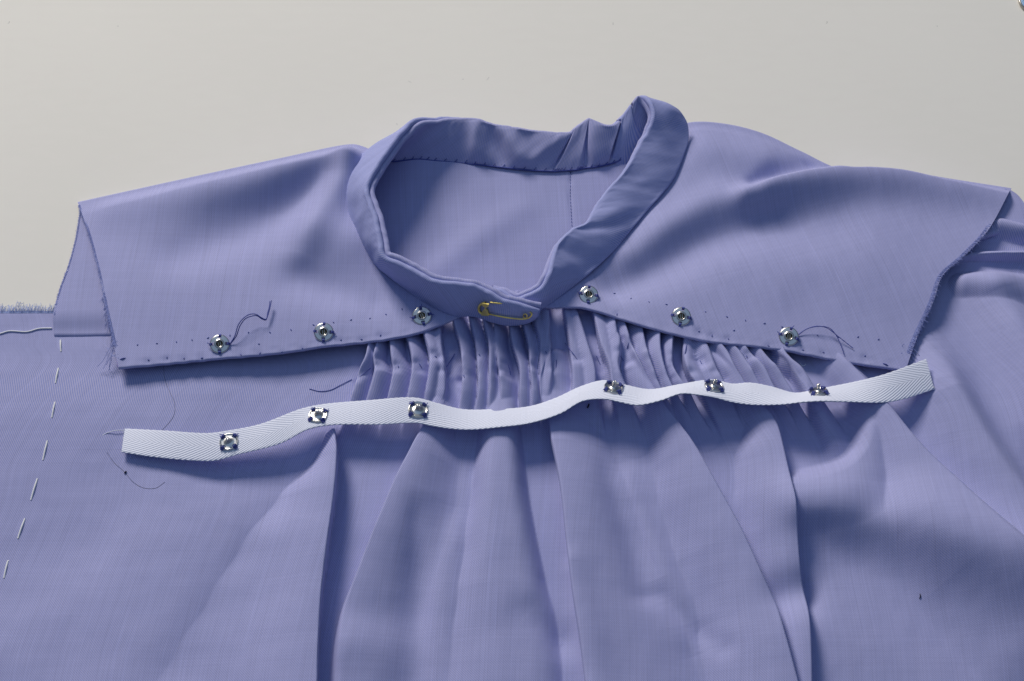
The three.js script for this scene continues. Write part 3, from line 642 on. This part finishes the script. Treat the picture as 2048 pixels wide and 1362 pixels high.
  const cap = i => { const s = secs[i], g = new THREE.BufferGeometry(), p = [], id = []; const c = s.slice(0, NW).reduce((q, v) => q.add(v), V(0, 0, 0)).multiplyScalar(1 / NW); p.push(c.x, c.y, c.z); for (const v of s) p.push(v.x, v.y, v.z); for (let k = 1; k <= NW; k++) id.push(0, k, k + 1); g.setAttribute('position', new THREE.Float32BufferAttribute(p, 3)); g.setAttribute('uv', new THREE.Float32BufferAttribute(new Float32Array(p.length / 3 * 2), 2)); g.setIndex(id); g.computeVertexNormals(); return g; };
  part('tape', merge([tapeGeo.clone(), cap(0), cap(N)]), mat, tape);
  for (const [x, y, t, s] of [[458, 884, 0.9, 0.96], [636, 831, 0.6, 0.96], [836, 820, 0.75, 1], [1227, 776, 0.55, 0.98], [1428, 773, 0.85, 0.98], [1637, 784, 0.8, 0.98]]) snap('snap_stud', x, y, onTape, tape, t, s);
  const e0 = rows[0];
  part('loose_thread', tube([e0[1], at(232, 861, 4), at(214, 866, 3.2), at(199, 874, 2.6)], 0.16, 20), M.white, tape);
  const fz = []; for (let k = 0; k < 26; k++) { const p = e0[0].clone().lerp(e0[NV], rnd()); fz.push(tube([p, p.clone().add(V(-rr(0.2, 0.7), rr(-0.2, 0.2), rr(-0.3, 0.3)))], 0.06, 2, 4)); }
  for (let k = 0; k < 26; k++) { const p = rows[N][0].clone().lerp(rows[N][NV], rnd()); fz.push(tube([p, p.clone().add(V(rr(0.2, 0.7), rr(-0.2, 0.2), rr(-0.3, 0.3)))], 0.06, 2, 4)); }
  part('frayed_end', merge(fz), M.white, tape, { kind: 'stuff' });
}

//@@PIN
// ---------------------------------------------------------------- safety pin through the collar end
{
  const c0 = onCollar(972, 616), pin = thing('safety_pin', 'small brass safety pin closing the front end of the collar', 'safety pin', c0.p);
  const C = (x, y, l = 0.5) => onCollar(x, y, l).p;
  part('wire', tube([C(981, 604, 0.5), C(990, 605, 0.45), C(1000, 606.5, 0.1), C(1006, 607.5, -0.5)], 0.32, 24, 8), M.brass, pin);
  part('wire', tube([C(978, 626, 0.6), C(995, 629, 0.8), C(1020, 633, 0.9), C(1040, 635, 0.9), C(1054, 634, 0.9), C(1061, 630, 0.9), C(1063, 626, 0.6), C(1060, 623.5, 0.1)], 0.36, 60, 8), M.brass, pin);
  const coil = []; for (let k = 0; k <= 28; k++) { const a = k / 28 * Math.PI * 3.4 + 2.6, q = C(1050.5 + 3.4 * Math.cos(a), 629 + 4.0 * Math.sin(a) - (k > 22 ? (k - 22) * 0.8 : 0), 0.8 + k * 0.02); coil.push(q); }
  part('coil', tube(coil.slice(0, 20), 0.28, 60, 8), M.brass, pin);
  // cap: a bent sheet with rounded back and two cheeks folded over the wires
  const arc = []; for (let k = 0; k <= 12; k++) { const a = Math.PI * (0.5 + k / 12); arc.push(C(973 + 14 * Math.cos(a), 615.5 - 11.2 * Math.sin(a) , 0.8)); }
  const cheek = (pts) => {
    const f = C(972, 616, 0.6), n = c0.n, x = V(1, 0, 0).addScaledVector(n, -n.x).normalize(), y = new THREE.Vector3().crossVectors(n, x);
    const sh = new THREE.Shape(pts.map(([a, b]) => { const q = C(a, b, 0.6).sub(f); return new THREE.Vector2(q.dot(x), q.dot(y)); }));
    const g = new THREE.ExtrudeGeometry(sh, { depth: 0.5, bevelEnabled: true, bevelSize: 0.12, bevelThickness: 0.12, bevelSegments: 2, curveSegments: 6 });
    g.applyMatrix4(new THREE.Matrix4().makeBasis(x, y, n).setPosition(f.addScaledVector(n, 0.1)));
    return g;
  };
  part('cap', merge([tube(arc, 0.62, 40, 8), cheek([[966, 603.5], [981, 604], [979.5, 609], [974, 612.5], [969, 609]]), cheek([[966, 627], [980, 627.5], [978, 619], [973, 613.5], [968, 620]])]), M.brass, pin);
}

//@@THREADS
// ---------------------------------------------------------------- stitches and frayed edges of the yoke
const onAny = (px, py, l) => onYoke(px, py, l);
const short = (on, a, b, r, lift, mat, name, parent, extra) => {
  const p = on(a[0], a[1], 0.02), q = on(b[0], b[1], 0.02), m = on((a[0] + b[0]) / 2, (a[1] + b[1]) / 2, lift);
  return part(name, tube([p.p.addScaledVector(p.n, -0.1), m.p, q.p.addScaledVector(q.n, -0.1)], r, 8, 6), mat, parent, extra);
};
const dots = [[275, 690], [314, 687], [353, 684], [384, 680], [416, 676], [460, 671], [497, 665], [540, 665], [582, 660], [627, 650], [667, 645], [702, 640], [740, 637], [772, 629], [804, 618],
  [297, 720], [334, 715], [368, 717], [404, 716], [482, 710], [518, 688], [520, 707], [564, 704], [605, 697], [682, 680], [723, 679], [761, 671],
  [1229, 587], [1262, 597], [1298, 604], [1333, 609], [1411, 624], [1454, 634], [1491, 641], [1529, 647], [1635, 671], [1676, 674], [1716, 674], [1757, 679], [1564, 654], [1468, 661],
  [1234, 629], [1398, 663], [1424, 672], [1457, 678], [1537, 692], [1606, 700], [1647, 705], [1730, 712]];
for (const [x, y] of dots) { const a = rr(0, 3.1), l = rr(1.2, 2.2); short(onYoke, [x - l * Math.cos(a), y - l * Math.sin(a)], [x + l * Math.cos(a), y + l * Math.sin(a)], 0.2, 0.2, M.thread, 'pick_stitch', yoke); }
short(onYoke, [240, 719], [251, 716], 0.24, 0.35, M.thread, 'knot_stitch', yoke);
short(onYoke, [1766, 727], [1776, 731], 0.24, 0.35, M.thread, 'knot_stitch', yoke);
// thread tails beside the outermost sockets
const tail = (on, pts, parent, r = 0.23, mat = M.thread, name = 'thread_tail') => part(name, tube(pts.map(([x, y, l]) => on(x, y, l).p), r, pts.length * 8, 6), mat, parent);
tail(onYoke, [[461, 688, 0.5], [471, 676, 2.2], [480, 658, 4], [490, 646, 4.6], [503, 638, 4.4], [514, 637, 4], [524, 641, 3.2], [533, 643, 2.2], [539, 630, 2.4], [542, 618, 2.6], [544, 608, 2.8]], yoke);
tail(onYoke, [[461, 689, 0.4], [474, 676, 2], [483, 659, 3.6], [494, 646, 4.2], [505, 641, 4], [516, 639, 3.6], [525, 643, 2.8], [533, 644, 2], [537, 630, 2.2], [540, 619, 2.4], [541, 609, 2.6]], yoke);
tail(onYoke, [[1595, 671, 0.4], [1611, 662, 1.6], [1632, 658, 2.6], [1652, 662, 2.6], [1672, 675, 2], [1690, 687, 1.2], [1706, 698, 0.6]], yoke, 0.18);
tail(onYoke, [[1595, 672, 0.4], [1612, 662, 1.7], [1634, 659, 2.7], [1655, 661, 2.6], [1668, 671, 2.0], [1680, 691, 1.2], [1688, 711, 0.5]], yoke, 0.18);
// raw armhole edges
function fringe(curve, n, dir, len, r, jitter) {
  const g = [], c = new THREE.CatmullRomCurve3(curve, false, 'centripetal');
  for (let k = 0; k < n; k++) {
    const t = (k + rnd()) / n, p = c.getPoint(t), l = rr(len[0], len[1]) * (rnd() < 0.12 ? 1.7 : 1), d = dir(t).clone().add(V(rr(-1, 1), rr(-0.5, 0.5), rr(-1, 1)).multiplyScalar(jitter)).normalize();
    const m = p.clone().addScaledVector(d, l * 0.55).add(V(rr(-0.15, 0.15), rr(-0.1, 0.2), rr(-0.15, 0.15)).multiplyScalar(l));
    g.push(tube([p.clone().addScaledVector(d, -0.4), m, p.clone().addScaledVector(d, l).add(V(rr(-0.2, 0.2), -0.1 * l, rr(-0.2, 0.2)).multiplyScalar(l * 0.6))], r * rr(0.7, 1.2), 3, 4));
  }
  return merge(g);
}
const leftEdge = [[157, 410], [176, 462], [197, 540], [214, 620], [228, 690]].map(a => onYoke(a[0] + 1.5, a[1], 0.05).p);
part('frayed_edge', fringe(leftEdge, 420, t => V(-0.9, -0.15, 0.55 + 0.3 * t), [0.4, 1.1], 0.1, 0.5), M.fibre, yoke, { kind: 'stuff' });
const leftEdgeLow = [[205, 585], [214, 622], [222, 655], [230, 690]].map(a => onYoke(a[0] + 2, a[1], 0.02).p);
part('frayed_edge', fringe(leftEdgeLow, 90, t => V(-0.35, -0.25, 0.9), [1.5, 3.6], 0.1, 0.28), M.fibre, yoke, { kind: 'stuff' });
const rightEdge = [[2019, 378], [1975, 462], [1930, 510], [1885, 552], [1866, 605], [1838, 665], [1822, 705]].map(a => onYoke(a[0] - 7, a[1], 0.05).p);
part('frayed_edge', fringe(rightEdge, 620, t => V(0.85, -0.05, 0.35 + 0.4 * t), [0.7, 2.0], 0.1, 0.5), M.fibre, yoke, { kind: 'stuff' });
const rightEdgeLow = [[1872, 585], [1850, 640], [1836, 668], [1822, 702]].map(a => onYoke(a[0] - 7, a[1], 0.02).p);
part('frayed_edge', fringe(rightEdgeLow, 120, t => V(0.4, -0.3, 0.85), [1.2, 3.2], 0.1, 0.3), M.fibre, yoke, { kind: 'stuff' });
const backEdge = [[160, 420], [150, 480], [136, 532], [118, 582], [107, 630]].map(a => onBack(a[0] + 1.5, a[1], 0.05).p);
part('frayed_edge', fringe(backEdge, 220, t => V(-1, -0.1, -0.1), [0.3, 0.8], 0.09, 0.5), M.fibre, yoke, { kind: 'stuff' });
// loose strands hanging from the two corners
for (const q of [[[223, 680], [214, 706], [205, 722], [195, 733]], [[225, 684], [218, 708], [212, 726], [206, 738]], [[228, 682], [224, 704], [222, 724], [217, 742]], [[229, 690], [222, 712], [219, 728], [219, 740]], [[231, 716], [222, 708], [214, 694], [205, 686]], [[230, 708], [222, 714], [216, 722], [213, 730]]])
  part('loose_strand', tube(q.map((a, k) => k ? at(a[0], a[1], 8 - k * 1.2) : onYoke(a[0] + 6, a[1], 0.1).p), 0.13, 16, 5), M.fibre, yoke);
for (const q of [[[1808, 690], [1826, 706], [1836, 722], [1846, 733]], [[1808, 692], [1824, 712], [1831, 724], [1835, 736]], [[1810, 688], [1832, 702], [1840, 712], [1845, 715]], [[1800, 730], [1796, 736], [1799, 741]], [[1806, 706], [1815, 712], [1820, 722]]])
  part('loose_strand', tube(q.map((a, k) => k ? at(a[0], a[1], 9 - k * 0.8) : onYoke(a[0] - 4, a[1], 0.1).p), 0.12, 16, 5), M.fibre, yoke);
// cut end of the hem turning at each corner
const strip = (a, b) => gridGeo(a.length - 1, 1, (i, j) => (j ? b : a)[i], (i, j) => [i * 0.02, j * 0.01]);
part('hem_end', strip([[225, 668], [229, 690], [232, 712], [235, 734]].map(a => at(a[0], a[1], 8.0)), [[236, 668], [238, 690], [240, 712], [240, 735]].map(a => at(a[0], a[1], 8.0)).map((p, i) => p)), M.facing, yoke, { label: 'purple cut end of the left hem' });
part('hem_end', strip([[1822, 688], [1816, 708], [1808, 724], [1800, 740]].map(a => at(a[0], a[1], 8.4)), [[1810, 692], [1806, 708], [1800, 724], [1794, 740]].map(a => at(a[0], a[1], 8.4))), M.facing, yoke, { label: 'purple cut end of the right hem' });
// felled seam inside the collar: a dark drawn thread and small slanting stitches
{
  const g = [], line = [], S = collarStations - 1;
  for (let i = Math.round(17.6 / S * collarNS); i <= Math.round(33 / S * collarNS); i += 2) {
    const a = collarSection(i, 1), p = a[a.length - 1].clone(), q = a[a.length - 3];
    line.push(p.clone().add(V(0, 0.2, 0.25)));
    if (line.length % 3 === 0) { const d = q.clone().sub(p).normalize(); g.push(tube([p.clone().add(V(-0.35, 0.1, 0.3)), p.clone().addScaledVector(d, 0.7).add(V(0.25, 0.3, 0.35)), p.clone().addScaledVector(d, 1.5).add(V(0.7, 0.15, 0.15))], 0.19, 6, 5)); }
  }
  g.push(tube(line, 0.32, 300, 6));
  part('seam_stitching', merge(g), M.thread, yoke, { kind: 'stuff' });
  const c = []; for (let y = 345; y < 455; y += 6.5) c.push(tube([onBack(1140.5 + (y > 400 ? (y - 400) * 0.06 : 0), y, 0.12).p, onBack(1140.7 + (y > 400 ? (y - 396) * 0.06 : 0), y + 3.6, 0.12).p], 0.16, 2, 5));
  part('centre_stitching', merge(c), M.thread, yoke, { kind: 'stuff' });
}

// ---------------------------------------------------------------- stitches, basting and frayed edge of the gathered panel
for (const [a, b] of [[[121, 680], [122, 703]], [[117, 736], [111, 766]], [[110, 804], [104, 835]], [[95, 881], [86, 920]], [[75, 957], [62, 1000]], [[50, 1037], [36, 1077]], [[16, 1121], [8, 1156]]])
  short(onPanel, a, b, 0.4, 0.36, M.baste, 'basting_stitch', panelThing);
tail(onPanel, [[-20, 672, 0.25], [0, 668, 0.3], [18, 663, 0.35], [55, 664, 0.3], [78, 658, 0.35], [104, 657, 0.3]], panelThing, 0.3, M.baste, 'basting_stitch');
tail(onPanel, [[116, 661, 0.4], [128, 663, 0.4], [141, 663.5, 0.2]], panelThing, 0.26, M.baste, 'basting_stitch');
for (const [a, b] of gatherStitches)
  short(onPanel, a, b, 0.17, 0.25, M.thread, 'gathering_stitch', panelThing);
{
  const edge = []; for (let x = -30; x <= 108; x += 6) edge.push(onPanel(x, 625, 0.05).p);
  part('frayed_edge', fringe(edge, 210, () => V(0.03, 0.08, -1), [1.6, 4.6], 0.085, 0.13), M.fibreMid, panelThing, { kind: 'stuff' });
}
tail(onPanel, [[617, 703, 0.2], [618, 725, 0.15], [617, 746, 0.1]], panelThing, 0.06, M.fibre, 'loose_strand');

// ---------------------------------------------------------------- small things lying on the cloth
function loose(name, label, category, on, pts, r, mat) {
  const q = pts.map(([x, y, l]) => on(x, y, l ?? r).p), g = thing(name, label, category, q[0], { loose_hair: 'loose hairs on the cloth', lint_speck: 'specks of lint on the cloth' }[name]);
  part(name === 'lint_speck' ? 'fluff' : 'strand', tube(q, r, pts.length * 8, 6), mat, g);
}
loose('loose_hair', 'thin dark hair running down the cloth from the left yoke hem to the tape', 'hair', onPanel, [[327, 732], [330, 760], [340, 785], [349, 806], [348, 830], [336, 848], [322, 862]], 0.055, M.hair);
loose('loose_hair', 'thin dark hair curling below the left end of the white tape', 'hair', onPanel, [[214, 905], [228, 925], [250, 945], [266, 964], [288, 976], [312, 976], [330, 964]], 0.06, M.hair);
loose('thread_scrap', 'short curved dark blue thread lying beside the leftmost gather', 'thread', onPanel, [[619, 778, 0.18], [640, 783, 0.2], [662, 780, 0.2], [682, 770, 0.25], [704, 759, 0.2]], 0.15, M.thread);
loose('lint_speck', 'dark speck of lint on the curling hair below the tape end', 'lint', onPanel, [[249, 947, 0.3], [251, 945, 0.4], [253, 943, 0.3]], 0.3, M.lint);
loose('lint_speck', 'dark speck of lint on the pleat just below the middle of the tape', 'lint', onPanel, [[1175, 816, 0.3], [1177, 812, 0.5], [1178, 808, 0.3]], 0.35, M.lint);
loose('lint_speck', 'dark speck of lint on the smooth cloth at lower right', 'lint', onPanel, [[1839, 1197, 0.2], [1841, 1193, 0.3], [1840, 1188, 0.2]], 0.2, M.lint);
loose('lint_speck', 'pale curl of lint in the shade under the right yoke hem', 'lint', onPanel, [[1600, 727, 0.3], [1603, 732, 0.5], [1608, 733, 0.5], [1611, 729, 0.3]], 0.2, M.white);
// ---------------------------------------------------------------- corner of something round at the top right
{
  const c = at(2067, 3, 1), r = 7.6, o = thing('round_tin', 'metal rimmed pale blue round object cut off by the top right corner', 'tin', V(c.x, 0, c.z));
  const prof = (a, mat, name) => { const g = new THREE.LatheGeometry(a.map(q => new THREE.Vector2(...q)), 128); g.translate(c.x, 0, c.z); part(name, g, mat, o); };
  prof([[r - 1.0, 1.3], [r - 0.8, 1.7], [r - 0.35, 1.8], [r, 1.5], [r + 0.05, 0.8], [r - 0.2, 0.05]], M.steelDark, 'rim');
  prof([[0.01, 1.5], [r - 1.6, 1.5], [r - 1.2, 1.4], [r - 1.0, 1.25]], flat(0.36, 0.56, 0.78, 0.35), 'lid');
}

//@@END
renderer.render(scene, camera);
